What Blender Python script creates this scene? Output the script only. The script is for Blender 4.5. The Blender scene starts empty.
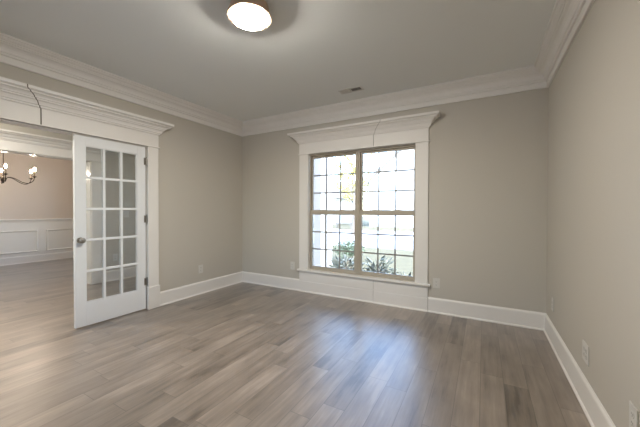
import bpy, bmesh, math, random
from mathutils import Vector, Matrix, Euler

random.seed(7)
scene = bpy.context.scene
COL = scene.collection

# ---------------------------------------------------------------- camera, sky, sun, exposure
cam_data = bpy.data.cameras.new('camera')
cam_data.sensor_width = 36.0
cam_data.lens = 293.64 / 640 * 36.0
cam_data.clip_start = 0.02
cam = bpy.data.objects.new('camera', cam_data)
COL.objects.link(cam)
cam.location = (3.6917, -3.836, 1.2551)
cam.rotation_euler = (Matrix.Rotation(math.radians(29.10), 3, 'Z')
                      @ Matrix.Rotation(math.radians(90 - 0.632), 3, 'X')
                      @ Matrix.Rotation(math.radians(0.146), 3, 'Z')).to_euler()
scene.camera = cam

world = bpy.data.worlds.new('sky')
scene.world = world
world.use_nodes = True
wn = world.node_tree
wn.nodes.clear()
w_out = wn.nodes.new('ShaderNodeOutputWorld')
w_bg = wn.nodes.new('ShaderNodeBackground')
w_sky = wn.nodes.new('ShaderNodeTexSky')
w_sky.sky_type = 'NISHITA'
w_sky.sun_disc = False
w_sky.sun_elevation = math.radians(45)
w_sky.sun_rotation = math.radians(130)
w_sky.air_density = 1.0
w_sky.dust_density = 0.6
w_sky.ozone_density = 1.5
w_bg.inputs['Strength'].default_value = 0.75
wn.links.new(w_sky.outputs['Color'], w_bg.inputs['Color'])
wn.links.new(w_bg.outputs['Background'], w_out.inputs['Surface'])

sun_data = bpy.data.lights.new('sun', 'SUN')
sun_data.energy = 3.5
sun_data.angle = math.radians(0.53)
sun_data.color = (1.0, 0.97, 0.94)
sun = bpy.data.objects.new('sun', sun_data)
COL.objects.link(sun)
sun.rotation_euler = Vector((-0.80, 0.14, -0.66)).to_track_quat('-Z', 'Y').to_euler()
sun.location = (6, -6, 9)

vs = scene.view_settings
vs.view_transform = 'Standard'
vs.look = 'None'
vs.gamma = 1.0
vs.use_curve_mapping = False
vs.exposure = 1.39
LAMP_STRENGTH = 150.0
LAMP_COLOR = (1.0, 0.935, 0.835, 1)
BULB_STRENGTH = 200.0

cy = scene.cycles
cy.max_bounces = 14
cy.diffuse_bounces = 8
cy.glossy_bounces = 6
cy.transparent_max_bounces = 24
cy.sample_clamp_indirect = 6.0
cy.caustics_reflective = False
cy.caustics_refractive = False

# ---------------------------------------------------------------- materials
def mat(name):
    m = bpy.data.materials.new(name)
    m.use_nodes = True
    nt = m.node_tree
    return m, nt, nt.nodes['Principled BSDF']

def N(nt, kind, **kw):
    n = nt.nodes.new(kind)
    for k, v in kw.items():
        setattr(n, k, v)
    return n

def math_node(nt, op, a, b=None, c=None):
    n = N(nt, 'ShaderNodeMath', operation=op)
    for i, v in enumerate((a, b, c)):
        if v is None:
            continue
        if isinstance(v, (int, float)):
            n.inputs[i].default_value = v
        else:
            nt.links.new(v, n.inputs[i])
    return n.outputs[0]

def plain(name, rgb, rough=0.5, metal=0.0, noise=0.0, scale=30.0, bump=0.0, spec=0.5):
    m, nt, b = mat(name)
    b.inputs['Base Color'].default_value = (*rgb, 1)
    b.inputs['Roughness'].default_value = rough
    b.inputs['Metallic'].default_value = metal
    b.inputs['Specular IOR Level'].default_value = spec
    if noise or bump:
        tc = N(nt, 'ShaderNodeTexCoord')
        nz = N(nt, 'ShaderNodeTexNoise')
        nz.inputs['Scale'].default_value = scale
        nz.inputs['Detail'].default_value = 4
        nt.links.new(tc.outputs['Object'], nz.inputs['Vector'])
        if noise:
            r = N(nt, 'ShaderNodeMapRange')
            r.inputs['To Min'].default_value = 1 - noise
            r.inputs['To Max'].default_value = 1 + noise
            nt.links.new(nz.outputs['Fac'], r.inputs['Value'])
            mx = N(nt, 'ShaderNodeVectorMath', operation='SCALE')
            mx.inputs[0].default_value = rgb
            nt.links.new(r.outputs['Result'], mx.inputs['Scale'])
            nt.links.new(mx.outputs['Vector'], b.inputs['Base Color'])
        if bump:
            bp = N(nt, 'ShaderNodeBump')
            bp.inputs['Strength'].default_value = bump
            bp.inputs['Distance'].default_value = 0.002
            nt.links.new(nz.outputs['Fac'], bp.inputs['Height'])
            nt.links.new(bp.outputs['Normal'], b.inputs['Normal'])
    return m

def emissive(name, rgb, strength):
    m, nt, b = mat(name)
    b.inputs['Base Color'].default_value = (0.9, 0.88, 0.84, 1)
    b.inputs['Emission Color'].default_value = rgb
    b.inputs['Emission Strength'].default_value = strength
    return m

def glass_mat(name, tint=(0.97, 0.985, 0.98), rough=0.0, boost=1.0):
    m = bpy.data.materials.new(name)
    m.use_nodes = True
    nt = m.node_tree
    nt.nodes.clear()
    out = N(nt, 'ShaderNodeOutputMaterial')
    tr = N(nt, 'ShaderNodeBsdfTransparent')
    tr.inputs['Color'].default_value = (*tint, 1)
    gl = N(nt, 'ShaderNodeBsdfGlossy')
    gl.inputs['Roughness'].default_value = rough
    fr = N(nt, 'ShaderNodeFresnel')
    fr.inputs['IOR'].default_value = 1.5
    f = math_node(nt, 'MULTIPLY', fr.outputs[0], boost)
    mx = N(nt, 'ShaderNodeMixShader')
    nt.links.new(f, mx.inputs[0])
    nt.links.new(tr.outputs[0], mx.inputs[1])
    nt.links.new(gl.outputs[0], mx.inputs[2])
    nt.links.new(mx.outputs[0], out.inputs['Surface'])
    return m

def floor_mat():
    m, nt, b = mat('grey_brown_plank_floor')
    tc = N(nt, 'ShaderNodeTexCoord')
    sp = N(nt, 'ShaderNodeSeparateXYZ')
    nt.links.new(tc.outputs['Object'], sp.inputs[0])
    X, Y = sp.outputs['X'], sp.outputs['Y']
    pw = 0.148
    xr = math_node(nt, 'DIVIDE', math_node(nt, 'ADD', X, 20 * pw - 0.129 + 5 * pw * 0), pw)
    row = math_node(nt, 'FLOOR', xr)
    fx = math_node(nt, 'FRACT', xr)
    wn1 = N(nt, 'ShaderNodeTexWhiteNoise', noise_dimensions='1D')
    nt.links.new(row, wn1.inputs['W'])
    wn1b = N(nt, 'ShaderNodeTexWhiteNoise', noise_dimensions='1D')
    nt.links.new(math_node(nt, 'ADD', row, 37.3), wn1b.inputs['W'])
    ln = math_node(nt, 'MULTIPLY_ADD', wn1b.outputs['Value'], 0.55, 0.72)
    yr = math_node(nt, 'DIVIDE', math_node(nt, 'ADD', math_node(nt, 'MULTIPLY_ADD', wn1.outputs['Value'], 3.1, 20.0), Y), ln)
    brd = math_node(nt, 'FLOOR', yr)
    fy = math_node(nt, 'FRACT', yr)
    cb = N(nt, 'ShaderNodeCombineXYZ')
    nt.links.new(row, cb.inputs[0]); nt.links.new(brd, cb.inputs[1])
    wn2 = N(nt, 'ShaderNodeTexWhiteNoise', noise_dimensions='2D')
    nt.links.new(cb.outputs[0], wn2.inputs['Vector'])
    # long grain, shifted per board
    gv = N(nt, 'ShaderNodeCombineXYZ')
    nt.links.new(math_node(nt, 'MULTIPLY', X, 26.0), gv.inputs[0])
    nt.links.new(math_node(nt, 'MULTIPLY', Y, 1.6), gv.inputs[1])
    nt.links.new(math_node(nt, 'MULTIPLY', wn2.outputs['Value'], 40.0), gv.inputs[2])
    gn = N(nt, 'ShaderNodeTexNoise')
    gn.inputs['Scale'].default_value = 1.0
    gn.inputs['Detail'].default_value = 6
    gn.inputs['Roughness'].default_value = 0.65
    nt.links.new(gv.outputs[0], gn.inputs['Vector'])
    # broad cloudy mottling in each board
    bv = N(nt, 'ShaderNodeCombineXYZ')
    nt.links.new(math_node(nt, 'MULTIPLY', X, 7.0), bv.inputs[0])
    nt.links.new(math_node(nt, 'MULTIPLY', Y, 2.6), bv.inputs[1])
    nt.links.new(math_node(nt, 'MULTIPLY', wn2.outputs['Value'], 17.0), bv.inputs[2])
    bn = N(nt, 'ShaderNodeTexNoise')
    bn.inputs['Scale'].default_value = 1.0
    bn.inputs['Detail'].default_value = 3
    nt.links.new(bv.outputs[0], bn.inputs['Vector'])
    ramp = N(nt, 'ShaderNodeValToRGB')
    e = ramp.color_ramp.elements
    e[0].position = 0.0; e[0].color = (0.070, 0.053, 0.040, 1)
    e[1].position = 1.0; e[1].color = (0.320, 0.262, 0.212, 1)
    for pos, c in ((0.25, (0.153, 0.120, 0.093, 1)), (0.55, (0.204, 0.164, 0.131, 1)), (0.8, (0.255, 0.207, 0.168, 1))):
        q = e.new(pos); q.color = c
    t = math_node(nt, 'MULTIPLY', wn2.outputs['Value'], 0.42)
    t = math_node(nt, 'SUBTRACT', t, math_node(nt, 'MULTIPLY', math_node(nt, 'LESS_THAN', wn2.outputs['Value'], 0.13), 0.16))
    t = math_node(nt, 'ADD', t, math_node(nt, 'MULTIPLY', math_node(nt, 'SUBTRACT', gn.outputs['Fac'], 0.5), 1.7))
    t = math_node(nt, 'ADD', t, math_node(nt, 'MULTIPLY', math_node(nt, 'SUBTRACT', bn.outputs['Fac'], 0.5), 1.4))
    t = math_node(nt, 'ADD', t, 0.32)
    nt.links.new(t, ramp.inputs['Fac'])
    # seams
    ex = math_node(nt, 'MULTIPLY', math_node(nt, 'MINIMUM', fx, math_node(nt, 'SUBTRACT', 1.0, fx)), pw)
    ey = math_node(nt, 'MULTIPLY', math_node(nt, 'MINIMUM', fy, math_node(nt, 'SUBTRACT', 1.0, fy)), ln)
    ed = math_node(nt, 'MINIMUM', ex, ey)
    seam = N(nt, 'ShaderNodeMapRange')
    seam.inputs['From Min'].default_value = 0.0006
    seam.inputs['From Max'].default_value = 0.0028
    seam.inputs['To Min'].default_value = 0.42
    nt.links.new(ed, seam.inputs['Value'])
    mx = N(nt, 'ShaderNodeVectorMath', operation='SCALE')
    nt.links.new(ramp.outputs['Color'], mx.inputs[0])
    nt.links.new(seam.outputs['Result'], mx.inputs['Scale'])
    nt.links.new(mx.outputs['Vector'], b.inputs['Base Color'])
    rg = N(nt, 'ShaderNodeMapRange')
    rg.inputs['To Min'].default_value = 0.34
    rg.inputs['To Max'].default_value = 0.46
    nt.links.new(gn.outputs['Fac'], rg.inputs['Value'])
    nt.links.new(rg.outputs['Result'], b.inputs['Roughness'])
    b.inputs['Specular IOR Level'].default_value = 1.0
    b.inputs['Coat Weight'].default_value = 1.0
    b.inputs['Coat IOR'].default_value = 1.62
    b.inputs['Coat Roughness'].default_value = 0.33
    bp = N(nt, 'ShaderNodeBump')
    bp.inputs['Strength'].default_value = 0.25
    bp.inputs['Distance'].default_value = 0.0015
    hgt = math_node(nt, 'ADD', math_node(nt, 'MULTIPLY', gn.outputs['Fac'], 0.35), seam.outputs['Result'])
    nt.links.new(hgt, bp.inputs['Height'])
    nt.links.new(bp.outputs['Normal'], b.inputs['Normal'])
    return m

def two_tone(name, a, c, scale, rough=0.9, detail=6, stretch=None):
    m, nt, b = mat(name)
    tc = N(nt, 'ShaderNodeTexCoord')
    nz = N(nt, 'ShaderNodeTexNoise')
    nz.inputs['Scale'].default_value = scale
    nz.inputs['Detail'].default_value = detail
    nt.links.new(tc.outputs['Object'], nz.inputs['Vector'])
    r = N(nt, 'ShaderNodeValToRGB')
    r.color_ramp.elements[0].position = 0.3
    r.color_ramp.elements[1].position = 0.7
    r.color_ramp.elements[0].color = (*a, 1)
    r.color_ramp.elements[1].color = (*c, 1)
    nt.links.new(nz.outputs['Fac'], r.inputs['Fac'])
    nt.links.new(r.outputs['Color'], b.inputs['Base Color'])
    b.inputs['Roughness'].default_value = rough
    return m

def siding_mat():
    m, nt, b = mat('pale_lap_siding')
    tc = N(nt, 'ShaderNodeTexCoord')
    sp = N(nt, 'ShaderNodeSeparateXYZ')
    nt.links.new(tc.outputs['Object'], sp.inputs[0])
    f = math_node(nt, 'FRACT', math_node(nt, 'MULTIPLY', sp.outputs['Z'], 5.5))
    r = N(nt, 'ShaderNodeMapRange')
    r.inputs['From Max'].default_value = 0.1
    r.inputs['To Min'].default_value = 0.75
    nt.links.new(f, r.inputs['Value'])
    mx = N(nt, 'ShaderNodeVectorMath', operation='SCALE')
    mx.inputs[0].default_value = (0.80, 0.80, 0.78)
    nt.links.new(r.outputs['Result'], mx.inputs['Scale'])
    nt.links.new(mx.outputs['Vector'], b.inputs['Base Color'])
    b.inputs['Roughness'].default_value = 0.7
    return m

M_WALL = plain('greige_wall_paint', (0.53, 0.50, 0.445), 0.75, noise=0.012, scale=60, bump=0.04)
M_DINING = plain('dining_wall_paint', (0.62, 0.555, 0.50), 0.8, noise=0.012, scale=60, bump=0.04)
M_CEIL = plain('flat_ceiling_paint', (0.83, 0.85, 0.845), 0.95, noise=0.01, scale=80)
M_TRIM = plain('white_trim_paint', (0.78, 0.76, 0.73), 0.5, noise=0.01, scale=25)
M_DOOR = plain('white_door_paint', (0.785, 0.805, 0.825), 0.4, noise=0.01, scale=25)
M_CAULK = plain('dark_joint_filler', (0.20, 0.185, 0.16), 0.9)
M_FLOOR = floor_mat()
M_VINYL = plain('tan_window_vinyl', (0.42, 0.375, 0.305), 0.45, noise=0.01, scale=20)
M_GRID = plain('window_grid_bars', (0.26, 0.25, 0.235), 0.5)
M_GLASS = glass_mat('window_glass')
M_TINT = glass_mat('tinted_glass', (0.50, 0.51, 0.51))
M_LOWE = glass_mat('coated_double_glazing', (0.92, 0.93, 0.935))
M_DGLASS = glass_mat('door_glass', (0.94, 0.955, 0.96))
M_BRONZE = plain('brushed_bronze_metal', (0.72, 0.52, 0.38), 0.42, metal=0.6, noise=0.05, scale=60)
M_NICKEL = plain('satin_nickel', (0.36, 0.34, 0.31), 0.32, metal=1.0)
M_DARKMETAL = plain('dark_oil_rubbed_bronze', (0.055, 0.04, 0.03), 0.42, metal=0.7)
M_PLATE = plain('white_plastic_plate', (0.62, 0.605, 0.57), 0.4)
M_SLOT = plain('dark_slots', (0.05, 0.048, 0.045), 0.8)
M_VENT = plain('white_vent_enamel', (0.66, 0.65, 0.62), 0.5)
M_VENTDARK = plain('vent_duct_dark', (0.035, 0.035, 0.035), 0.9)
M_DIFF = emissive('lit_glass_diffuser', LAMP_COLOR, LAMP_STRENGTH)
M_BULB = emissive('lit_candle_bulb', (1.0, 0.82, 0.64, 1), BULB_STRENGTH)
M_SLEEVE = plain('candle_sleeve', (0.30, 0.23, 0.16), 0.6)
M_LAWN = two_tone('lawn_ground', (0.135, 0.115, 0.055), (0.19, 0.16, 0.085), 3.0)
M_CONC = plain('pale_concrete', (0.62, 0.61, 0.59), 0.9, noise=0.06, scale=4)
M_MULCH = two_tone('pale_mulch', (0.22, 0.20, 0.18), (0.38, 0.36, 0.33), 14)
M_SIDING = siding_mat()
M_ROOF = two_tone('grey_shingles', (0.24, 0.23, 0.22), (0.32, 0.31, 0.30), 12)
M_PAINTW = plain('white_exterior_paint', (0.80, 0.80, 0.80), 0.5, noise=0.01, scale=10)
M_POST = plain('pale_grey_post_paint', (0.50, 0.48, 0.46), 0.5, noise=0.01, scale=10)
M_HWIN = plain('house_window_pane', (0.42, 0.50, 0.58), 0.1)
M_LEAF_Y = two_tone('yellow_green_leaves', (0.42, 0.38, 0.10), (0.62, 0.52, 0.20), 1.5, rough=0.6)
M_LEAF_G = two_tone('green_leaves', (0.11, 0.15, 0.09), (0.22, 0.27, 0.17), 6, rough=0.55)
M_LEAF_S = two_tone('grey_green_leaves', (0.15, 0.165, 0.13), (0.26, 0.27, 0.22), 6, rough=0.5)
M_BARK = two_tone('bark', (0.18, 0.15, 0.12), (0.30, 0.26, 0.22), 9)

# ---------------------------------------------------------------- mesh helpers
def box(bm, x0, x1, y0, y1, z0, z1):
    x0, x1 = min(x0, x1), max(x0, x1)
    y0, y1 = min(y0, y1), max(y0, y1)
    z0, z1 = min(z0, z1), max(z0, z1)
    v = [bm.verts.new((x, y, z)) for z in (z0, z1) for (x, y) in ((x0, y0), (x1, y0), (x1, y1), (x0, y1))]
    for q in ((3, 2, 1, 0), (4, 5, 6, 7), (0, 1, 5, 4), (1, 2, 6, 5), (2, 3, 7, 6), (3, 0, 4, 7)):
        bm.faces.new([v[i] for i in q])
    return v

def mbox(bm, M, u0, u1, d0, d1, z0, z1):
    """box in wall space: u along the wall, d out of the wall, z up"""
    a = M(u0, d0, z0); b = M(u1, d1, z1)
    return box(bm, a[0], b[0], a[1], b[1], a[2], b[2])

def loft(bm, loops, closed=True, cap=True):
    L = [[bm.verts.new(p) for p in lp] for lp in loops]
    n = len(L[0])
    for a, b in zip(L, L[1:]):
        for i in range(n if closed else n - 1):
            j = (i + 1) % n
            bm.faces.new((a[i], a[j], b[j], b[i]))
    if cap:
        for lp in (L[0], L[-1]):
            try:
                bm.faces.new(lp)
            except ValueError:
                pass

def lathe(bm, prof, n=32, centre=(0, 0, 0), axis='z'):
    c = Vector(centre)
    def P(r, h, a):
        if axis == 'z':
            return c + Vector((r * math.cos(a), r * math.sin(a), h))
        if axis == 'x':
            return c + Vector((h, r * math.cos(a), r * math.sin(a)))
        return c + Vector((r * math.cos(a), h, r * math.sin(a)))
    rings = []
    for r, h in prof:
        if r < 1e-6:
            rings.append([bm.verts.new(P(0, h, 0))])
        else:
            rings.append([bm.verts.new(P(r, h, 2 * math.pi * i / n)) for i in range(n)])
    for a, b in zip(rings, rings[1:]):
        for i in range(n):
            j = (i + 1) % n
            if len(a) == 1 and len(b) == 1:
                continue
            if len(a) == 1:
                bm.faces.new((a[0], b[i], b[j]))
            elif len(b) == 1:
                bm.faces.new((a[i], a[j], b[0]))
            else:
                bm.faces.new((a[i], a[j], b[j], b[i]))

def tube(bm, pts, r, n=8, taper=None):
    pts = [Vector(p) for p in pts]
    loops = []
    up = None
    for i, p in enumerate(pts):
        t = (pts[min(i + 1, len(pts) - 1)] - pts[max(i - 1, 0)]).normalized()
        if up is None:
            up = Vector((0, 0, 1)) if abs(t.z) < 0.9 else Vector((1, 0, 0))
        s = t.cross(up).normalized()
        up = s.cross(t).normalized()
        rr = r if taper is None else r + (taper - r) * i / (len(pts) - 1)
        loops.append([p + rr * (math.cos(2 * math.pi * k / n) * s + math.sin(2 * math.pi * k / n) * up) for k in range(n)])
    loft(bm, loops)

def spline(ctrl, n=8):
    P = [Vector(c) for c in ctrl]
    P = [2 * P[0] - P[1]] + P + [2 * P[-1] - P[-2]]
    out = []
    for i in range(1, len(P) - 2):
        for k in range(n):
            t = k / n
            a, b, c, d = P[i - 1:i + 3]
            out.append(0.5 * ((2 * b) + (c - a) * t + (2 * a - 5 * b + 4 * c - d) * t * t + (3 * b - a - 3 * c + d) * t ** 3))
    out.append(P[-2])
    return out

def obj(name, bm, m, parent=None, smooth=None, bevel=0.0):
    bmesh.ops.remove_doubles(bm, verts=bm.verts, dist=1e-6)
    bmesh.ops.recalc_face_normals(bm, faces=bm.faces)
    me = bpy.data.meshes.new(name)
    bm.to_mesh(me)
    bm.free()
    me.materials.append(m)
    o = bpy.data.objects.new(name, me)
    COL.objects.link(o)
    if parent is not None:
        o.parent = parent
    if bevel:
        md = o.modifiers.new('bevel', 'BEVEL')
        md.width = bevel
        md.segments = 2
        md.limit_method = 'ANGLE'
        md.angle_limit = math.radians(40)
    if smooth is not None:
        for p in me.polygons:
            p.use_smooth = True
        me.set_sharp_from_angle(angle=math.radians(smooth))
    return o

def tag(o, label=None, cat=None, group=None, kind=None):
    for k, v in (('label', label), ('category', cat), ('group', group), ('kind', kind)):
        if v:
            o[k] = v
    return o

def empty(name, loc=(0, 0, 0), rz=0.0):
    o = bpy.data.objects.new(name, None)
    o.empty_display_size = 0.1
    COL.objects.link(o)
    o.location = loc
    o.rotation_euler = (0, 0, rz)
    return o

def B():
    return bmesh.new()

# wall frames: (u, d, z) -> world
def ON_LEFT(u, d, z):
    return (d, u, z)
def ON_BACK(u, d, z):
    return (u, -d, z)
def ON_RIGHT(u, d, z):
    return (4.275 - d, u, z)
def ON_FRONT(u, d, z):
    return (u, -4.45 + d, z)
def ON_FOYER(u, d, z):
    return (-2.05 + d, u, z)
def ON_FOYER_FAR(u, d, z):
    return (-2.20 - d, u, z)
def ON_DINING(u, d, z):
    return (-5.70 + d, u, z)
def ON_LEFT_OUT(u, d, z):
    return (-0.12 - d, u, z)

W, H, YF = 4.275, 2.74, -4.45
XD = -5.70

# ---------------------------------------------------------------- setting: floor, ceiling, walls
bm = B(); box(bm, XD - 0.12, W + 0.15, YF - 0.15, 0.16, -0.12, 0.0)
tag(obj('floor', bm, M_FLOOR), 'grey-brown wood plank floor running towards the window wall', 'floor', kind='structure')
bm = B(); box(bm, XD - 0.12, W + 0.15, YF - 0.15, 0.16, H, H + 0.2)
tag(obj('ceiling', bm, M_CEIL), 'smooth pale grey painted ceiling over the room', 'ceiling', kind='structure')

# window wall: window opening, plus openings for an added entry and dining window that light the rooms beyond
WX0, WX1, WZ0, WZ1 = 1.355, 2.942, 0.32, 2.105
def wall_with_holes(name, M, u0, u1, d0, d1, holes, m, label):
    bm = B()
    cur = u0
    for (a, b, z0, z1) in sorted(holes):
        mbox(bm, M, cur, a, d0, d1, 0, H)
        if z0 > 0:
            mbox(bm, M, a, b, d0, d1, 0, z0)
        if z1 < H:
            mbox(bm, M, a, b, d0, d1, z1, H)
        cur = b
    mbox(bm, M, cur, u1, d0, d1, 0, H)
    return tag(obj(name, bm, m), label, 'wall', kind='structure')

wall_with_holes('wall_back', ON_BACK, -0.12, W + 0.15, -0.16, 0.0, [(WX0, WX1, WZ0, WZ1)], M_WALL,
                'greige painted wall around the large double window')
wall_with_holes('wall_entry', ON_BACK, -2.20, -0.12, -0.16, 0.0, [(-1.75, -0.45, 0.0, 2.35)], M_WALL,
                'greige foyer end wall around the added glazed entry')
wall_with_holes('wall_dining_end', ON_BACK, XD - 0.12, -2.20, -0.16, 0.0, [(-5.3, -2.9, 0.3, 2.3)], M_DINING,
                'dining room end wall around an added daylight window')
DY0, DY1, DZ = -3.20, -1.650, 2.05
wall_with_holes('wall_left', ON_LEFT, YF, 0.0, -0.12, 0.0, [(DY0, DY1, 0.0, DZ)], M_WALL,
                'greige painted wall pierced by the wide french door opening')
bm = B(); box(bm, W, W + 0.15, YF - 0.15, 0.0, 0, H)
tag(obj('wall_right', bm, M_WALL), 'plain greige wall on the right with low outlets', 'wall', kind='structure')
wall_with_holes('wall_front', ON_FRONT, XD - 0.12, W, -0.15, 0.0, [(-4.9, -3.0, 0.4, 2.25), (0.45, 2.75, 0.5, 2.20)], M_WALL,
                'greige wall behind the viewpoint, holding windows added for daylight')
FY0, FY1, FZ = -3.46, -1.40, 2.065
wall_with_holes('wall_foyer', ON_FOYER, YF, 0.0, -0.15, 0.0, [(FY0, FY1, 0.0, FZ)], M_WALL,
                'foyer wall with the wide cased opening into the dining room')
bm = B(); box(bm, XD - 0.12, XD, YF, 0.0, 0, H)
tag(obj('wall_dining', bm, M_DINING), 'far dining room wall, warm beige over white wainscot', 'wall', kind='structure')

# ---------------------------------------------------------------- crown moulding, mitred ring of the study
CROWN = [(0, 2.538), (0.016, 2.538), (0.020, 2.545), (0.020, 2.598), (0.034, 2.600), (0.038, 2.608), (0.038, 2.616), (0.048, 2.622),
         (0.050, 2.640), (0.058, 2.658), (0.074, 2.672), (0.094, 2.680), (0.094, 2.690), (0.106, 2.692), (0.106, 2.700), (0.118, 2.704),
         (0.130, 2.714), (0.130, 2.722), (0.145, 2.724), (0.145, 2.74), (0, 2.74)]
def ring_piece(M, u0, u1, prof):
    """moulding along a wall, mitred at both inside corners"""
    bm = B()
    loft(bm, [[M(u0 + o, o, z) for o, z in prof], [M(u1 - o, o, z) for o, z in prof]])
    return bm
def square_piece(bm, M, u0, u1, prof):
    loft(bm, [[M(u0, o, z) for o, z in prof], [M(u1, o, z) for o, z in prof]])

for i, (M, u0, u1, lab) in enumerate((
        (ON_BACK, 0, W, 'white stepped crown moulding above the window wall'),
        (ON_LEFT, YF, 0, 'white stepped crown moulding above the french door wall'),
        (ON_RIGHT, YF, 0, 'white stepped crown moulding above the right wall'),
        (ON_FRONT, 0, W, 'white stepped crown moulding behind the viewpoint'),
        (ON_DINING, YF, 0, 'white crown moulding at the top of the far dining wall'))):
    tag(obj('trim_%d' % (i + 1), ring_piece(M, u0, u1, CROWN), M_TRIM), lab, 'crown moulding', kind='structure')

# ---------------------------------------------------------------- baseboards with a small shoe moulding
BASE = [(0, 0), (0.026, 0), (0.026, 0.006), (0.022, 0.014), (0.015, 0.018), (0.015, 0.160), (0.012, 0.170), (0.006, 0.178), (0.004, 0.183), (0, 0.183)]
def base_run(bm, M, u0, u1, mitre0=False, mitre1=False):
    loft(bm, [[M(u0 + (o if mitre0 else 0), o, z) for o, z in BASE], [M(u1 - (o if mitre1 else 0), o, z) for o, z in BASE]])
def grow(prof, e):
    return [(o + (e if o > 0 else 0), z) for o, z in prof]
WC0, WC1 = 1.199, 3.095        # outer edges of the window casing
US = 2.394                     # joint in the window trim
bm = B(); base_run(bm, ON_BACK, 0, WC0, True, False); base_run(bm, ON_BACK, WC1 + 0.004, W, False, True)
bb = tag(obj('baseboard_back', bm, M_TRIM), 'tall white baseboard along the window wall', 'baseboard', kind='structure')
for a, b in ((WC0, US - 0.002), (US + 0.002, WC1)):
    bm = B(); square_piece(bm, ON_BACK, a, b, grow(BASE, 0.005))
    obj('baseboard_board', bm, M_TRIM, bb)
bm = B(); mbox(bm, ON_BACK, WC0, WC1 + 0.004, -0.001, 0.013, 0, 0.17)
obj('joint_backing', bm, M_CAULK, bb)
PL1 = -1.521                   # outer edge of door plinth
bm = B(); base_run(bm, ON_LEFT, PL1, 0, False, True); base_run(bm, ON_LEFT, YF, DY0 - 0.142, True, False)
tag(obj('baseboard_left', bm, M_TRIM), 'tall white baseboard between door casing and left corner', 'baseboard', kind='structure')
bm = B(); base_run(bm, ON_RIGHT, YF, 0, True, True)
tag(obj('baseboard_right', bm, M_TRIM), 'tall white baseboard running along the right wall', 'baseboard', kind='structure')
bm = B(); base_run(bm, ON_FRONT, 0, W, True, True)
tag(obj('baseboard_front', bm, M_TRIM), 'tall white baseboard behind the viewpoint', 'baseboard', kind='structure')
bm = B(); base_run(bm, ON_FOYER, FY1 + 0.145, 0); base_run(bm, ON_FOYER, YF, FY0 - 0.145)
tag(obj('baseboard_foyer', bm, M_TRIM), 'white baseboard on the foyer wall seen through the door glass', 'baseboard', kind='structure')

# ---------------------------------------------------------------- entablature over openings
CAP = [(0.0, 0.0), (0.010, 0.0), (0.014, 0.008), (0.014, 0.018), (0.026, 0.020), (0.030, 0.036), (0.038, 0.052), (0.052, 0.062),
       (0.052, 0.070), (0.064, 0.072), (0.070, 0.086), (0.086, 0.098), (0.104, 0.104), (0.104, 0.114), (0.118, 0.116), (0.132, 0.124),
       (0.132, 0.150)]
def entablature(root, M, u0, u1, z0, zf, ztop, joint=None, side=1, b=0.022, g=0.0035):
    """frieze boards, bead and crown cap with returned ends; joint = where two lengths meet on a scarf"""
    k = (ztop - zf) / 0.150
    prof = [(o, zf + z * k) for o, z in CAP] + [(-b + 0.001, ztop), (-b + 0.001, zf)]
    left = [[M(u0 - (o if o > -b + 0.002 else 0), -b + b, z) for o, z in prof], [M(u0 - o, b + o, z) for o, z in prof]]
    right = [[M(u1 + o, b + o, z) for o, z in prof], [M(u1 + (o if o > -b + 0.002 else 0), 0, z) for o, z in prof]]
    bmf = []
    if joint is None:
        bm = B(); loft(bm, left + right); obj('crown_cap', bm, M_TRIM, root)
        bm = B(); mbox(bm, M, u0, u1, 0, b, z0, zf + 0.004); obj('frieze_board', bm, M_TRIM, root)
    else:
        s0 = [M(joint - g + side * max(o, 0), b + o, z) for o, z in prof]
        s1 = [M(joint + g + side * max(o, 0), b + o, z) for o, z in prof]
        bm = B(); loft(bm, left + [s0]); obj('crown_cap', bm, M_TRIM, root)
        bm = B(); loft(bm, [s1] + right); obj('crown_cap', bm, M_TRIM, root)
        for a, c in ((u0, joint - g), (joint + g, u1)):
            bm = B(); mbox(bm, M, a, c, 0, b, z0, zf + 0.004); obj('frieze_board', bm, M_TRIM, root)
        # caulk line, slightly sunk, following the joint
        bm = B()
        q = [(o - 0.004, z) for o, z in prof[:-2]]
        sl0 = [M(joint - g + side * max(o, 0), b + o, z) for o, z in q] + [M(joint - g, 0.002, ztop - 0.004), M(joint - g, 0.002, z0 + 0.004), M(joint - g, b - 0.004, z0 + 0.004)]
        sl1 = [M(joint + g + side * max(o, 0), b + o, z) for o, z in q] + [M(joint + g, 0.002, ztop - 0.004), M(joint + g, 0.002, z0 + 0.004), M(joint + g, b - 0.004, z0 + 0.004)]
        loft(bm, [sl0, sl1])
        obj('joint_line', bm, M_CAULK, root)
    bm = B(); mbox(bm, M, u0 - 0.020, u1 + 0.020, 0, b + 0.007, z0 + 0.0, z0 + 0.012)
    obj('bead', bm, M_TRIM, root, bevel=0.004)

# french door surround
trim = tag(empty('trim_6', (0, -2.43, 0)), 'white french door surround with tall cornice head and side legs', 'door trim', kind='structure')
trim.location = (0, 0, 0)
for s, (a, b) in (('r', (-1.664, -1.531)), ('l', (-3.325, -3.197))):
    bm = B(); mbox(bm, ON_LEFT, a, b, 0, 0.020, 0.27, DZ); obj('casing_leg', bm, M_TRIM, trim, bevel=0.003)
    bm = B(); mbox(bm, ON_LEFT, a - 0.010, b + 0.010, 0, 0.032, 0, 0.28); obj('plinth_block', bm, M_TRIM, trim, bevel=0.003)
entablature(trim, ON_LEFT, -3.325, -1.531, 2.048, 2.215, 2.368, joint=-2.683, side=-1, g=0.006)
bm = B()
mbox(bm, ON_LEFT, DY1 - 0.012, DY1, -0.12, 0.0, 0, DZ)
mbox(bm, ON_LEFT, DY1 - 0.042, DY1 - 0.012, -0.085, -0.057, 0, DZ - 0.012)
mbox(bm, ON_LEFT, DY0 + 0.012, DY0 + 0.042, -0.085, -0.057, 0, DZ - 0.012)
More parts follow.
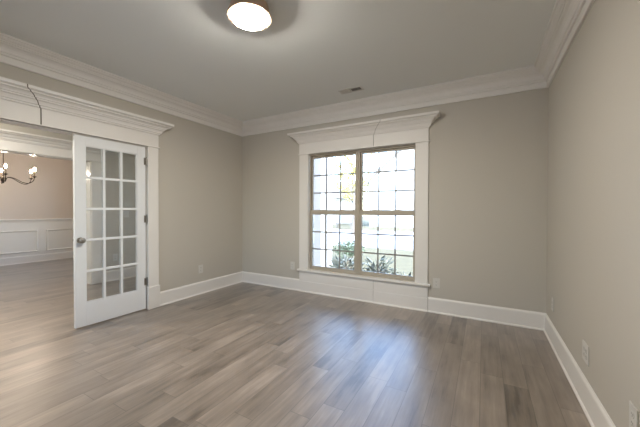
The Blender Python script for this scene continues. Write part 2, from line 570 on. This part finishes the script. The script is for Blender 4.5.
mbox(bm, ON_LEFT, DY0, DY0 + 0.012, -0.12, 0.0, 0, DZ)
mbox(bm, ON_LEFT, DY0 + 0.012, DY1 - 0.012, -0.12, -0.0, DZ - 0.012, DZ)
obj('jamb', bm, M_TRIM, trim)
for a, b in ((-1.664, -1.531), (-3.325, -3.197)):
    bm = B(); mbox(bm, ON_LEFT_OUT, a, b, 0, 0.02, 0, DZ); obj('casing_leg', bm, M_TRIM, trim)
bm = B(); mbox(bm, ON_LEFT_OUT, -3.345, -1.52, 0, 0.024, DZ, DZ + 0.16); obj('head_casing', bm, M_TRIM, trim)

# foyer-to-dining cased opening
trim = tag(empty('trim_7'), 'white cased opening with cornice head between foyer and dining room', 'opening trim', kind='structure')
for a, b in ((FY1, FY1 + 0.145), (FY0 - 0.145, FY0)):
    bm = B(); mbox(bm, ON_FOYER, a, b, 0, 0.020, 0, FZ); obj('casing_leg', bm, M_TRIM, trim, bevel=0.003)
    bm = B(); mbox(bm, ON_FOYER_FAR, a, b, 0, 0.020, 0, FZ); obj('casing_leg', bm, M_TRIM, trim)
entablature(trim, ON_FOYER, FY0 - 0.145, FY1 + 0.145, FZ, 2.20, 2.325)
bm = B(); mbox(bm, ON_FOYER_FAR, FY0 - 0.145, FY1 + 0.145, 0, 0.022, FZ, 2.25); obj('head_casing', bm, M_TRIM, trim)
M_GLOSS = plain('glossy_white_trim', (0.80, 0.785, 0.755), 0.16)
bm = B()
mbox(bm, ON_FOYER, FY1 - 0.012, FY1, -0.15, 0.0, 0, FZ)
mbox(bm, ON_FOYER, FY0, FY0 + 0.012, -0.15, 0.0, 0, FZ)
mbox(bm, ON_FOYER, FY0 + 0.012, FY1 - 0.012, -0.15, 0.0, FZ - 0.012, FZ)
obj('jamb', bm, M_GLOSS, trim)

# window surround: casing legs, head, stool, apron
trim = tag(empty('trim_8'), 'white window surround with cornice head, legs, sill and apron', 'window trim', kind='structure')
for a, b in ((WC0, WX0), (WX1, WC1)):
    bm = B(); mbox(bm, ON_BACK, a, b, 0, 0.020, 0.345, WZ1); obj('casing_leg', bm, M_TRIM, trim, bevel=0.003)
entablature(trim, ON_BACK, WC0, WC1, WZ1, 2.275, 2.425, joint=2.391, side=1)
bm = B(); mbox(bm, ON_BACK, WC0 - 0.028, WC1 + 0.028, 0.0, 0.045, 0.318, 0.345)
mbox(bm, ON_BACK, WX0, WX1, -0.08, 0.0, 0.320, 0.345)
obj('window_stool', bm, M_TRIM, trim, bevel=0.004)
for a, b in ((WC0, US - 0.002), (US + 0.002, WC1)):
    bm = B(); mbox(bm, ON_BACK, a, b, 0, 0.019, 0.17, 0.318); obj('apron_board', bm, M_TRIM, trim, bevel=0.002)
bm = B(); mbox(bm, ON_BACK, US - 0.002, US + 0.002, 0.0005, 0.012, 0.185, 0.317); obj('joint_line', bm, M_CAULK, trim)
bm = B()
mbox(bm, ON_BACK, WX0, WX0 + 0.006, -0.08, 0, 0.345, WZ1); mbox(bm, ON_BACK, WX1 - 0.006, WX1, -0.08, 0, 0.345, WZ1)
mbox(bm, ON_BACK, WX0 + 0.006, WX1 - 0.006, -0.08, 0, WZ1 - 0.006, WZ1)
obj('jamb_liner', bm, M_TRIM, trim)

# dining wainscot: chair rail, picture-frame panels, base
trim = tag(empty('trim_9'), 'white wainscot with chair rail and framed panels in dining room', 'wainscot', kind='structure')
bm = B(); mbox(bm, ON_DINING, YF, 0, 0, 0.012, 0.0, 0.97); obj('wainscot_board', bm, M_TRIM, trim)
RAIL = [(0.012, 0.955), (0.022, 0.955), (0.026, 0.972), (0.030, 0.990), (0.048, 1.000), (0.052, 1.010), (0.052, 1.028), (0.0, 1.032), (0.0, 0.97), (0.012, 0.97)]
bm = B(); square_piece(bm, ON_DINING, YF, 0, RAIL); obj('chair_rail', bm, M_TRIM, trim)
bm = B(); square_piece(bm, ON_DINING, YF, 0, [(o + (0.011 if o > 0 else 0), z * 0.95) for o, z in BASE]); obj('wainscot_base', bm, M_TRIM, trim)
PANEL = [(0.0, 0.0), (0.018, 0.006), (0.022, 0.016), (0.014, 0.024), (0.008, 0.032), (0.0, 0.036)]   # (out, inward)
for a, b in ((-4.35, -3.51), (-3.36, -2.31), (-2.16, -0.958), (-0.81, -0.12)):
    bm = B()
    z0, z1 = 0.245, 0.765
    lp = []
    for (ua, za, su, sz) in ((a, z0, 1, 1), (b, z0, -1, 1), (b, z1, -1, -1), (a, z1, 1, -1)):
        lp.append([ON_DINING(ua + su * i, 0.012 + o, za + sz * i) for o, i in PANEL])
    loft(bm, lp + [lp[0]], cap=False)
    obj('panel_moulding', bm, M_TRIM, trim)

# ---------------------------------------------------------------- window_1: two double-hung units with grids
win = tag(empty('window_1', ((WX0 + WX1) / 2, 0.1, 0.345)), 'tan vinyl double window with gridded upper and lower sashes', 'window', kind='structure')
win.location = (0, 0, 0)
XM0, XM1 = 2.108, 2.182
bm = B()
wa, wb, wz0, wz1 = WX0 + 0.006, WX1 - 0.006, 0.345, WZ1 - 0.006
ya, yb = 0.042, 0.130
box(bm, wa, wa + 0.010, ya, yb, wz0, wz1)
box(bm, wb - 0.010, wb, ya, yb, wz0, wz1)
box(bm, wa + 0.010, wb - 0.010, ya, yb, wz1 - 0.020, wz1)
box(bm, wa + 0.010, wb - 0.010, ya, yb, wz0, wz0 + 0.018)
obj('window_frame', bm, M_VINYL, win, bevel=0.002)
bm = B(); box(bm, XM0 + 0.004, XM1 - 0.004, 0.038, yb, wz0 + 0.018, wz1 - 0.020)
box(bm, XM0 + 0.022, XM1 - 0.022, 0.030, 0.038, wz0 + 0.018, wz1 - 0.020)
obj('mullion', bm, M_VINYL, win, bevel=0.002)
ZM = 1.222
def sash(x0, x1, z0, z1, y0, y1, st, bot, top):
    bm = B()
    box(bm, x0, x0 + st, y0, y1, z0, z1); box(bm, x1 - st, x1, y0, y1, z0, z1)
    box(bm, x0 + st, x1 - st, y0, y1, z0, z0 + bot); box(bm, x0 + st, x1 - st, y0, y1, z1 - top, z1)
    s = obj('sash', bm, M_VINYL, win, bevel=0.002)
    gx0, gx1, gz0, gz1 = x0 + st, x1 - st, z0 + bot, z1 - top
    yc = (y0 + y1) / 2
    bm = B(); box(bm, gx0, gx1, yc - 0.002, yc + 0.002, gz0, gz1); obj('glass', bm, M_LOWE, s)
    bm = B()
    hw = 0.0098
    for k in (1, 2):
        x = gx0 + (gx1 - gx0) * k / 3
        box(bm, x - hw, x + hw, yc - 0.008, yc - 0.003, gz0, gz1)
        z = gz0 + (gz1 - gz0) * k / 3
        box(bm, gx0, gx1, yc - 0.0075, yc - 0.0035, z - hw, z + hw)
    obj('grid_bars', bm, M_GRID, s)
    return s
for x0, x1 in ((wa + 0.010, XM0 + 0.004), (XM1 - 0.004, wb - 0.010)):
    lo = sash(x0, x1, wz0 + 0.018, ZM + 0.036, 0.046, 0.072, 0.022, 0.040, 0.070)
    sash(x0, x1, ZM - 0.034, wz1 - 0.020, 0.074, 0.100, 0.022, 0.065, 0.030)
    for q in (0.28, 0.72):
        xl = x0 + (x1 - x0) * q
        bm = B(); box(bm, xl - 0.022, xl + 0.022, 0.048, 0.070, ZM + 0.036, ZM + 0.046)
        obj('sash_lock', bm, M_VINYL, win, bevel=0.003)

# ---------------------------------------------------------------- door_1: fifteen-lite french door leaf
door = tag(empty('door_1', (0, 0, 0)), 'white fifteen-pane french door leaf, closed, with dark knob', 'door', kind='structure')
d0, d1 = -0.055, -0.015          # depth of the leaf
ly0, ly1, lz0, lz1 = -2.410, -1.680, 0.012, 2.038
gy0, gy1, gz0, gz1 = -2.316, -1.776, 0.258, 1.936
bm = B()
box(bm, d0, d1, ly0, gy0, lz0, lz1); box(bm, d0, d1, gy1, ly1, lz0, lz1)
box(bm, d0, d1, gy0, gy1, lz0, gz0); box(bm, d0, d1, gy0, gy1, gz1, lz1)
obj('door_leaf', bm, M_DOOR, door, bevel=0.002)
bm = B()
hw = 0.013
for k in (1, 2):
    y = gy0 + (gy1 - gy0) * k / 3
    box(bm, d0 + 0.004, d1 - 0.003, y - hw, y + hw, gz0, gz1)
for k in (1, 2, 3, 4):
    z = gz0 + (gz1 - gz0) * k / 5
    box(bm, d0 + 0.005, d1 - 0.004, gy0, gy1, z - hw, z + hw)
for a, b, c, e in ((gy0, gy0 + 0.010, gz0, gz1), (gy1 - 0.010, gy1, gz0, gz1), (gy0, gy1, gz0, gz0 + 0.010), (gy0, gy1, gz1 - 0.010, gz1)):
    box(bm, d0 + 0.006, d1 - 0.005, a, b, c, e)
obj('muntin_grid', bm, M_DOOR, door, bevel=0.003)
bm = B(); box(bm, -0.037, -0.033, gy0 + 0.001, gy1 - 0.001, gz0 + 0.001, gz1 - 0.001)
obj('glass', bm, M_DGLASS, door)
ky, kz = -2.366, 0.932
bm = B(); lathe(bm, [(0, 0.012), (0.026, 0.012), (0.031, 0.006), (0.031, 0.0)], 28, (d1, ky, kz), 'x')
rose = obj('knob_rosette', bm, M_NICKEL, door, smooth=40)
bm = B()
lathe(bm, [(0, 0.010), (0.011, 0.010), (0.010, 0.030), (0.017, 0.036), (0.026, 0.044), (0.029, 0.054), (0.026, 0.064), (0.016, 0.070), (0, 0.072)], 28, (d1, ky, kz), 'x')
obj('door_knob', bm, M_NICKEL, door, smooth=50)
bm = B(); lathe(bm, [(0, -0.012), (0.026, -0.012), (0.031, 0)], 28, (d0, ky, kz), 'x')
lathe(bm, [(0.011, -0.012), (0.010, -0.030), (0.026, -0.044), (0.029, -0.054), (0.016, -0.070), (0, -0.072)], 28, (d0, ky, kz), 'x')
obj('door_knob', bm, M_NICKEL, door, smooth=50)
for z in (1.862, 1.140, 0.352):
    bm = B()
    lathe(bm, [(0, -0.046), (0.0075, -0.046), (0.0075, 0.046), (0, 0.046)], 12, (-0.004, -1.671, z))
    lathe(bm, [(0.0, 0.046), (0.005, 0.048), (0.0065, 0.053), (0.0, 0.058)], 12, (-0.004, -1.671, z))
    lathe(bm, [(0.0, -0.046), (0.005, -0.048), (0.0065, -0.053), (0.0, -0.058)], 12, (-0.004, -1.671, z))
    box(bm, -0.0149, -0.0125, -1.700, -1.672, z - 0.044, z + 0.044)
    obj('hinge', bm, M_NICKEL, door, smooth=40)

# unseen front entry and dining window, added to let daylight in
ent = tag(empty('added_door_2'), 'unseen white glazed entry added to light the foyer', 'door', kind='structure')
bm = B()
for a, b, z0, z1 in ((-1.75, -1.68, 0, 2.35), (-0.52, -0.45, 0, 2.35), (-1.68, -0.52, 2.28, 2.35), (-1.68, -0.52, 0.0, 0.30), (-1.20, -1.08, 0.30, 2.28)):
    box(bm, a, b, 0.05, 0.11, z0, z1)
obj('door_frame', bm, M_DOOR, ent)
bm = B(); box(bm, -1.68, -0.52, 0.078, 0.082, 0.30, 2.28); obj('glass', bm, M_GLASS, ent)
dw = tag(empty('window_2'), 'unseen white gridded window added to light the dining room', 'window', kind='structure')
bm = B()
for a, b, z0, z1 in ((-5.3, -5.24, 0.3, 2.3), (-2.96, -2.9, 0.3, 2.3), (-5.24, -2.96, 2.24, 2.3), (-5.24, -2.96, 0.3, 0.36), (-4.15, -4.05, 0.36, 2.24), (-5.24, -2.96, 1.27, 1.33)):
    box(bm, a, b, 0.05, 0.10, z0, z1)
obj('window_frame', bm, M_PAINTW, dw)
bm = B(); box(bm, -5.24, -2.96, 0.073, 0.077, 0.36, 2.24); obj('glass', bm, M_GLASS, dw)

for i, (a, b, z0, z1, lab) in enumerate(((0.45, 2.75, 0.5, 2.20, 'white wide window added behind the viewpoint for fill daylight'), (-4.9, -3.0, 0.4, 2.25, 'unseen white window added at the near dining end for daylight'))):  # extra windows out of view, added as daylight fill
    fw = tag(empty('window_%d' % (i + 3)), lab, 'window', kind='structure')
    bm = B(); xm = (a + b) / 2
    for q in ((a, a + 0.06, z0, z1), (b - 0.06, b, z0, z1), (a + 0.06, b - 0.06, z1 - 0.06, z1), (a + 0.06, b - 0.06, z0, z0 + 0.06), (xm - 0.05, xm + 0.05, z0 + 0.06, z1 - 0.06)):
        box(bm, q[0], q[1], YF - 0.11, YF - 0.06, q[2], q[3])
    obj('window_frame', bm, M_PAINTW, fw)
    bm = B(); box(bm, a + 0.06, b - 0.06, YF - 0.087, YF - 0.083, z0 + 0.06, z1 - 0.06); obj('glass', bm, M_TINT, fw)

# ---------------------------------------------------------------- ceiling light
lx, ly = 2.197, -2.208
lamp = tag(empty('ceiling_light', (lx, ly, H)), 'round flush ceiling light with bronze ring and glowing glass', 'ceiling light')
def light_parts(root, glow):
    bm = B()
    lathe(bm, [(0, 0.0), (0.128, 0.0), (0.134, -0.004), (0.138, -0.020), (0.148, -0.066), (0.154, -0.074), (0.156, -0.082), (0.155, -0.090), (0.131, -0.092), (0.129, -0.082), (0, -0.082)], 64)
    obj('metal_ring', bm, M_BRONZE, root, smooth=35)
    bm = B()
    lathe(bm, [(0.1275, -0.083), (0.1275, -0.095), (0.125, -0.102), (0.116, -0.109), (0.09, -0.114), (0.05, -0.117), (0, -0.119)], 64)
    obj('glass_diffuser', bm, glow, root, smooth=60)
light_parts(lamp, M_DIFF)
fill_lamp = tag(empty('ceiling_light', (-1.08, -3.40, H)), 'unseen round flush light added to brighten the foyer beyond the french doors', 'ceiling light')  # extra lamp out of view, added to brighten the foyer
light_parts(fill_lamp, emissive('fill_lamp_diffuser', LAMP_COLOR, LAMP_STRENGTH * 0.85))

# ---------------------------------------------------------------- ceiling vent
vent = tag(empty('ceiling_vent', (2.255, -0.475, H)), 'small rectangular white ceiling vent register above the window', 'air vent')
hx, hy = 0.150, 0.062
bm = B()
for a, b, c, e in ((-hx, hx, -hy, -hy + 0.018), (-hx, hx, hy - 0.018, hy), (-hx, -hx + 0.018, -hy + 0.018, hy - 0.018), (hx - 0.018, hx, -hy + 0.018, hy - 0.018), (-0.006, 0.006, -hy + 0.018, hy - 0.018)):
    box(bm, a, b, c, e, -0.008, 0)
obj('vent_frame', bm, M_VENT, vent, bevel=0.002)
bm = B(); box(bm, -hx + 0.018, hx - 0.018, -hy + 0.018, hy - 0.018, -0.0015, 0); obj('duct_opening', bm, M_VENTDARK, vent)
for half, tilt in ((-1, 0.0045), (1, -0.0045)):
    for k in range(9):
        x = half * (0.016 + 0.0135 * k + 0.004)
        bm = B()
        t = tilt
        vs_ = [(x - t - 0.0008, -hy + 0.018, -0.0075), (x - t + 0.0008, -hy + 0.018, -0.0075), (x + t + 0.0008, -hy + 0.018, -0.001), (x + t - 0.0008, -hy + 0.018, -0.001)]
        loft(bm, [vs_, [(a, hy - 0.018, c) for a, b, c in vs_]])
        obj('louver', bm, M_VENT, vent)

# ---------------------------------------------------------------- outlets and switch
def outlet_parts(root, w=0.079, h=0.124, gangs=1, kind='duplex'):
    """built facing -Y at the root; x along the wall"""
    bm = B()
    ww = w + (gangs - 1) * 0.046
    box(bm, -ww / 2, ww / 2, -0.006, 0, -h / 2, h / 2)
    obj('cover_plate', bm, M_PLATE, root, bevel=0.003)
    for g in range(gangs):
        cx = (g - (gangs - 1) / 2) * 0.046
        if kind == 'duplex':
            for s in (-1, 1):
                zc = s * 0.0195
                bm = B()
                lathe(bm, [(0, -0.0075), (0.0150, -0.0075), (0.0165, -0.006)], 20, (cx, 0, zc), 'y')
                r = obj('receptacle', bm, M_PLATE, root)
                bm = B()
                for sx in (-0.0062, 0.0062):
                    box(bm, cx + sx - 0.0011, cx + sx + 0.0011, -0.0079, -0.0074, zc - 0.0010, zc + 0.0065)
                box(bm, cx - 0.0022, cx + 0.0022, -0.0079, -0.0074, zc - 0.0095, zc - 0.0055)
                obj('slots', bm, M_SLOT, r)
        else:
            bm = B(); box(bm, cx - 0.005, cx + 0.005, -0.016, -0.006, -0.004, 0.010)
            obj('toggle', bm, M_PLATE, root)
def outlet(loc, rz, label, gangs=1, kind='duplex', cat='outlet', group=None, name='wall_outlet', w=0.079):
    o = tag(empty(name, loc, rz), label, cat, group)
    outlet_parts(o, w=w, gangs=gangs, kind=kind)
    return o
GR = 'white outlet plates low on the walls'
outlet((1.064, 0, 0.378), 0, 'white wall outlet just left of the window surround', group=GR)
outlet((3.194, 0, 0.364), 0, 'white wall outlet just right of the window surround', group=GR)
outlet((0, -0.873, 0.372), math.pi / 2, 'white wall outlet between french door and left corner', group=GR)
outlet((W, -0.338, 0.368), -math.pi / 2, 'white outlet on right wall nearest the far corner', group=GR)
outlet((W, -1.366, 0.345), -math.pi / 2, 'white double outlet plate midway along the right wall', gangs=2, group=GR)
outlet((W, -2.055, 0.345), -math.pi / 2, 'white outlet plate on right wall nearest the viewer', group=GR)
outlet((-2.05, -1.040, 0.405), math.pi / 2, 'white foyer outlet low behind the door glass', group=GR)
outlet((-2.05, -0.868, 1.175), math.pi / 2, 'white light switch on foyer wall behind door glass', kind='switch', cat='light switch', name='light_switch', gangs=2)

# ---------------------------------------------------------------- chandelier
ccx, ccy = -3.90, -1.975
ch = tag(empty('chandelier', (ccx, ccy, H)), 'dark bronze six-arm candle chandelier lit in the dining room', 'chandelier')
hz = -0.945                       # hub height below ceiling
bm = B(); lathe(bm, [(0, 0), (0.065, 0), (0.062, -0.012), (0.045, -0.026), (0.012, -0.032), (0, -0.032)], 28); obj('canopy', bm, M_DARKMETAL, ch, smooth=40)
bm = B(); tube(bm, [(0, 0, -0.03), (0, 0, hz + 0.05)], 0.007, 10); obj('stem', bm, M_DARKMETAL, ch, smooth=60)
bm = B()
lathe(bm, [(0, 0.10), (0.010, 0.095), (0.014, 0.075), (0.010, 0.055), (0.026, 0.035), (0.038, 0.018), (0.040, 0.0), (0.032, -0.02), (0.016, -0.032), (0.010, -0.042), (0.014, -0.052), (0.008, -0.064), (0, -0.068)], 24, (0, 0, hz))
obj('hub', bm, M_DARKMETAL, ch, smooth=60)
view = math.atan2(ccy + 3.836, ccx - 3.692)
for k in range(6):
    a = view + math.pi + k * math.pi / 3 + 0.06
    ca, sa = math.cos(a), math.sin(a)
    P = lambda r, z: (r * ca, r * sa, z + hz)
    R = 0.44
    bm = B(); tube(bm, spline([P(0.03, 0.005), P(0.07, 0.045), P(0.15, 0.030), P(0.26, -0.035), P(0.35, -0.055), P(0.42, -0.010), P(R, 0.055)], 6), 0.0065, 8)
    arm = obj('arm', bm, M_DARKMETAL, ch, smooth=60)
    bm = B(); lathe(bm, [(0, 0.045), (0.010, 0.05), (0.020, 0.062), (0.034, 0.070), (0.034, 0.074), (0.018, 0.074), (0.013, 0.080), (0, 0.080)], 18, P(R, 0))
    obj('drip_cup', bm, M_DARKMETAL, arm, smooth=40)
    bm = B(); lathe(bm, [(0, 0.078), (0.011, 0.078), (0.011, 0.170), (0, 0.172)], 14, P(R, 0)); obj('candle_sleeve', bm, M_SLEEVE, arm, smooth=40)
    bm = B(); lathe(bm, [(0, 0.170), (0.008, 0.174), (0.013, 0.190), (0.015, 0.202), (0.013, 0.218), (0.006, 0.234), (0, 0.240)], 16, P(R, 0)); obj('bulb', bm, M_BULB, arm, smooth=60)

# ---------------------------------------------------------------- outside
ZG = -0.35
bm = B(); box(bm, -60, 60, 0.16, 8.3, ZG - 0.2, ZG)
tag(obj('lawn', bm, M_LAWN), 'pale green lawn stretching out beyond the window', 'lawn', kind='structure')
bm = B(); box(bm, -60, 60, 8.3, 19.0, ZG - 0.2, ZG - 0.02)
tag(obj('road', bm, M_CONC), 'sunlit pale concrete road beyond the lawn', 'road', kind='structure')
bm = B(); box(bm, -60, 60, 19.0, 80, ZG - 0.2, ZG)
tag(obj('far_lawn', bm, M_LAWN), 'strip of lawn in front of the house across', 'lawn', kind='structure')
bm = B(); box(bm, -30, 30, -40, YF - 0.15, ZG - 0.2, ZG)  # unseen pale ground, added to throw sunlight up to the ceiling
tag(obj('patio', bm, M_CONC), 'unseen pale concrete patio added to bounce sunlight indoors', 'patio', kind='structure')
bm = B(); box(bm, XD - 0.4, W + 0.5, YF - 0.75, YF - 0.15, H + 0.05, H + 0.2)  # unseen overhang, added to block direct sun at the rear window
tag(obj('added_eave', bm, M_PAINTW), 'unseen white overhang added to keep sun out of the rear windows', 'added_eave', kind='structure')
bm = B(); box(bm, -2.6, 0.80, 0.16, 2.15, ZG, -0.06)
tag(obj('porch_slab', bm, M_CONC), 'concrete porch slab outside the entry', 'porch', kind='structure')
bm = B(); box(bm, -2.6, 0.62, 0.16, 2.05, 2.60, 2.80)
tag(obj('porch_roof', bm, M_PAINTW), 'white porch roof over the entry slab', 'porch', kind='structure')
def post(x, y, w, z0, z1, label, group=None):
    o = tag(empty('porch_post', (x, y, z0)), label, 'porch post')
    h = z1 - z0
    bm = B(); box(bm, -w / 2, w / 2, -w / 2, w / 2, 0, h); obj('shaft', bm, M_POST, o, bevel=0.004)
    for nm, za, zb in (('base', 0.0, 0.12), ('capital', h - 0.10, h)):
        e = w / 2 + 0.012
        bm = B()
        for c in ((-e, e, -e, -w / 2), (-e, e, w / 2, e), (-e, -w / 2, -w / 2, w / 2), (w / 2, e, -w / 2, w / 2)):
            box(bm, *c, za, zb)
        obj(nm, bm, M_POST, o)
    return o
post(0.490, 1.89, 0.18, -0.06, 2.60, 'slim white square porch post nearest the window glass')
post(-0.135, 3.32, 0.30, ZG, 2.75, 'thick white square pier standing behind the slim post')

# neighbouring house
hs = tag(empty('neighbour_house', (2.0, 24, ZG)), 'pale gabled house across the road, overexposed in sunlight', 'house')
bm = B()
x0, x1, yb_, he, hr = -8.2, 10.0, 9.0, 4.45, 12.5
xm = (x0 + x1) / 2
loft(bm, [[(x0, 0, 0), (x1, 0, 0), (x1, 0, he), (xm, 0, hr), (x0, 0, he)], [(x0, yb_, 0), (x1, yb_, 0), (x1, yb_, he), (xm, yb_, hr), (x0, yb_, he)]])
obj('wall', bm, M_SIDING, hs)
for s in (-1, 1):
    sl = (hr - he) / (xm - x0)
    xe = x0 - 0.5 if s < 0 else x1 + 0.5
    ze = he - 0.5 * sl
    bm = B()
    sec = [(xe, ze), (xm, hr), (xm, hr + 0.3), (xe, ze + 0.3)]
    loft(bm, [[(x, -0.5, z) for x, z in sec], [(x, yb_ + 0.5, z) for x, z in sec]])
    obj('roof', bm, M_ROOF, hs)
for x in (-6.6, -3.0, 0.6):
    bm = B(); box(bm, x - 0.6, x + 0.6, -0.06, 0.0, 1.2, 2.9); f = obj('window_frame', bm, M_PAINTW, hs)
    bm = B(); box(bm, x - 0.5, x - 0.04, -0.08, -0.06, 1.3, 2.8); box(bm, x + 0.04, x + 0.5, -0.08, -0.06, 1.3, 2.8); obj('pane', bm, M_HWIN, f)
hs2 = tag(empty('low_house', (-17.5, 26, ZG)), 'low pale house further left behind the yellow tree', 'house')
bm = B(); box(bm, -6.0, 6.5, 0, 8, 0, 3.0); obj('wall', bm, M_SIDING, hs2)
bm = B(); loft(bm, [[(-6.5, -0.5, 3.0), (-6.5, 8.5, 3.0), (-6.5, 4, 5.2)], [(7.0, -0.5, 3.0), (7.0, 8.5, 3.0), (7.0, 4, 5.2)]]); obj('roof', bm, M_ROOF, hs2)
for x in (-3.0, 0.5, 4.0):
    bm = B(); box(bm, x - 0.6, x + 0.6, -0.06, 0.0, 1.0, 2.4); f = obj('window_frame', bm, M_PAINTW, hs2)
    bm = B(); box(bm, x - 0.5, x + 0.5, -0.08, -0.06, 1.1, 2.3); obj('pane', bm, M_HWIN, f)
# low bench added to stand in for an unidentified dark bar
bn = tag(empty('stand_in_bench', (-7.1, 20.0, ZG)), 'low grey bench standing in for a dark bar across the road', 'bench')
bm = B()
for k in range(3):
    box(bm, -0.85, 0.85, -0.22 + 0.15 * k, -0.10 + 0.15 * k, 0.42, 0.47)
obj('seat', bm, M_BARK, bn)
for sx in (-0.7, 0.7):
    for sy in (-0.16, 0.16):
        bm = B(); box(bm, sx - 0.04, sx + 0.04, sy - 0.04, sy + 0.04, 0, 0.42); obj('leg', bm, M_BARK, bn)

def leaf_quad(bm, c, d, s, l, w):
    """a pointed leaf from c along d, side s"""
    n = d.cross(s).normalized() * (0.12 * l)
    v = [bm.verts.new(p) for p in (c, c + d * l * 0.45 + s * w - n * 0.3, c + d * l, c + d * l * 0.45 - s * w - n * 0.3, c + d * l * 0.5 + n)]
    for a, b in ((0, 1), (1, 2), (2, 3), (3, 0)):
        bm.faces.new((v[a], v[b], v[4]))
def rand_unit():
    while True:
        v = Vector((random.uniform(-1, 1), random.uniform(-1, 1), random.uniform(-1, 1)))
        if 0.05 < v.length < 1:
            return v.normalized()
def tree(loc, h, r, n, leaf, m, label):
    o = tag(empty('tree', loc), label, 'tree')
    bm = B()
    tube(bm, spline([(0, 0, 0), (0.08, 0.02, h * 0.3), (-0.05, 0.05, h * 0.6), (0.02, 0, h * 0.9)], 5), 0.13, 10, 0.03)
    obj('trunk', bm, M_BARK, o, smooth=60)
    tips = []
    for k in range(16):
        a = k * 2.4
        z0 = h * (0.35 + 0.5 * k / 16)
        rr = r * (0.55 + 0.4 * random.random())
        tip = Vector((rr * math.cos(a), rr * math.sin(a), z0 + rr * 0.55))
        bm = B(); tube(bm, spline([(0, 0, z0), tuple(tip * 0.5 + Vector((0, 0, z0 * 0.5 + 0.05))), tuple(tip)], 4), 0.04, 6, 0.008)
        obj('branch', bm, M_BARK, o)
        tips.append((Vector((0, 0, z0)), tip))
    bm = B()
    for _ in range(n):
        a, b = random.choice(tips)
        t = random.uniform(0.35, 1.1)
        c = a.lerp(b, t) + rand_unit() * random.uniform(0, r * 0.28)
        d = rand_unit(); s = d.cross(rand_unit()).normalized()
        leaf_quad(bm, c, d, s, leaf * random.uniform(0.7, 1.3), leaf * 0.32)
    obj('crown', bm, m, o)
    return o
tree((-3.55, 13.5, ZG), 5.4, 1.75, 1500, 0.16, M_LEAF_Y, 'yellow-green tree across the lawn behind the window mullion')

def shrub(name, loc, r, h, n, leaf, m, label, spiky=False):
    o = tag(empty(name, loc), label, 'shrub')
    stems = []
    bm = B()
    for k in range(16 if not spiky else 22):
        a = k * 2.399
        q = math.sqrt((k + 0.5) / 16) if not spiky else math.sqrt((k + 0.5) / 22)
        tip = Vector((r * q * math.cos(a), r * q * math.sin(a), h * (1 - 0.45 * q * q)))
        pts = spline([(0.04 * math.cos(a), 0.04 * math.sin(a), 0), tuple(tip * 0.5 + Vector((0, 0, h * 0.15))), tuple(tip)], 4)
        tube(bm, pts, 0.010, 5, 0.003)
        stems.append(pts)
    obj('stems', bm, M_BARK, o)
    bm = B()
    for _ in range(n):
        p = random.choice(stems)
        i = random.randrange(len(p) // 3, len(p))
        c = p[i].copy() + rand_unit() * (0.02 if spiky else r * 0.18)
        if spiky:
            d = (Vector((c.x, c.y, 0)).normalized() * 0.8 + Vector((0, 0, random.uniform(0.1, 0.9))) + rand_unit() * 0.5).normalized()
        else:
            d = rand_unit()
        s = d.cross(rand_unit()).normalized()
        leaf_quad(bm, c, d, s, leaf * random.uniform(0.7, 1.25), leaf * (0.13 if spiky else 0.34))
    obj('foliage', bm, m, o)
    return o
bm = B(); box(bm, 0.85, 4.6, 0.30, 2.0, ZG, ZG + 0.03)
tag(obj('mulch_bed', bm, M_MULCH), 'pale mulch planting bed under the window', 'planting bed', kind='structure')
shrub('round_shrub', (-0.02, 4.75, ZG), 0.55, 0.62, 900, 0.075, M_LEAF_G, 'rounded green shrub seen in the left lower sash')
for x, y, r, h, n, lab in ((1.20, 1.75, 0.30, 0.58, 120, 'grey-green strappy shrub nearest the window mullion'),
                           (1.86, 1.85, 0.28, 0.60, 110, 'grey-green strappy shrub in middle of right sash'),
                           (2.50, 1.60, 0.20, 0.34, 50, 'small strappy shrub low in the right-hand panes')):
    shrub('spiky_shrub', (x, y, ZG + 0.03), r, h, n, 0.20, M_LEAF_S, lab, True)
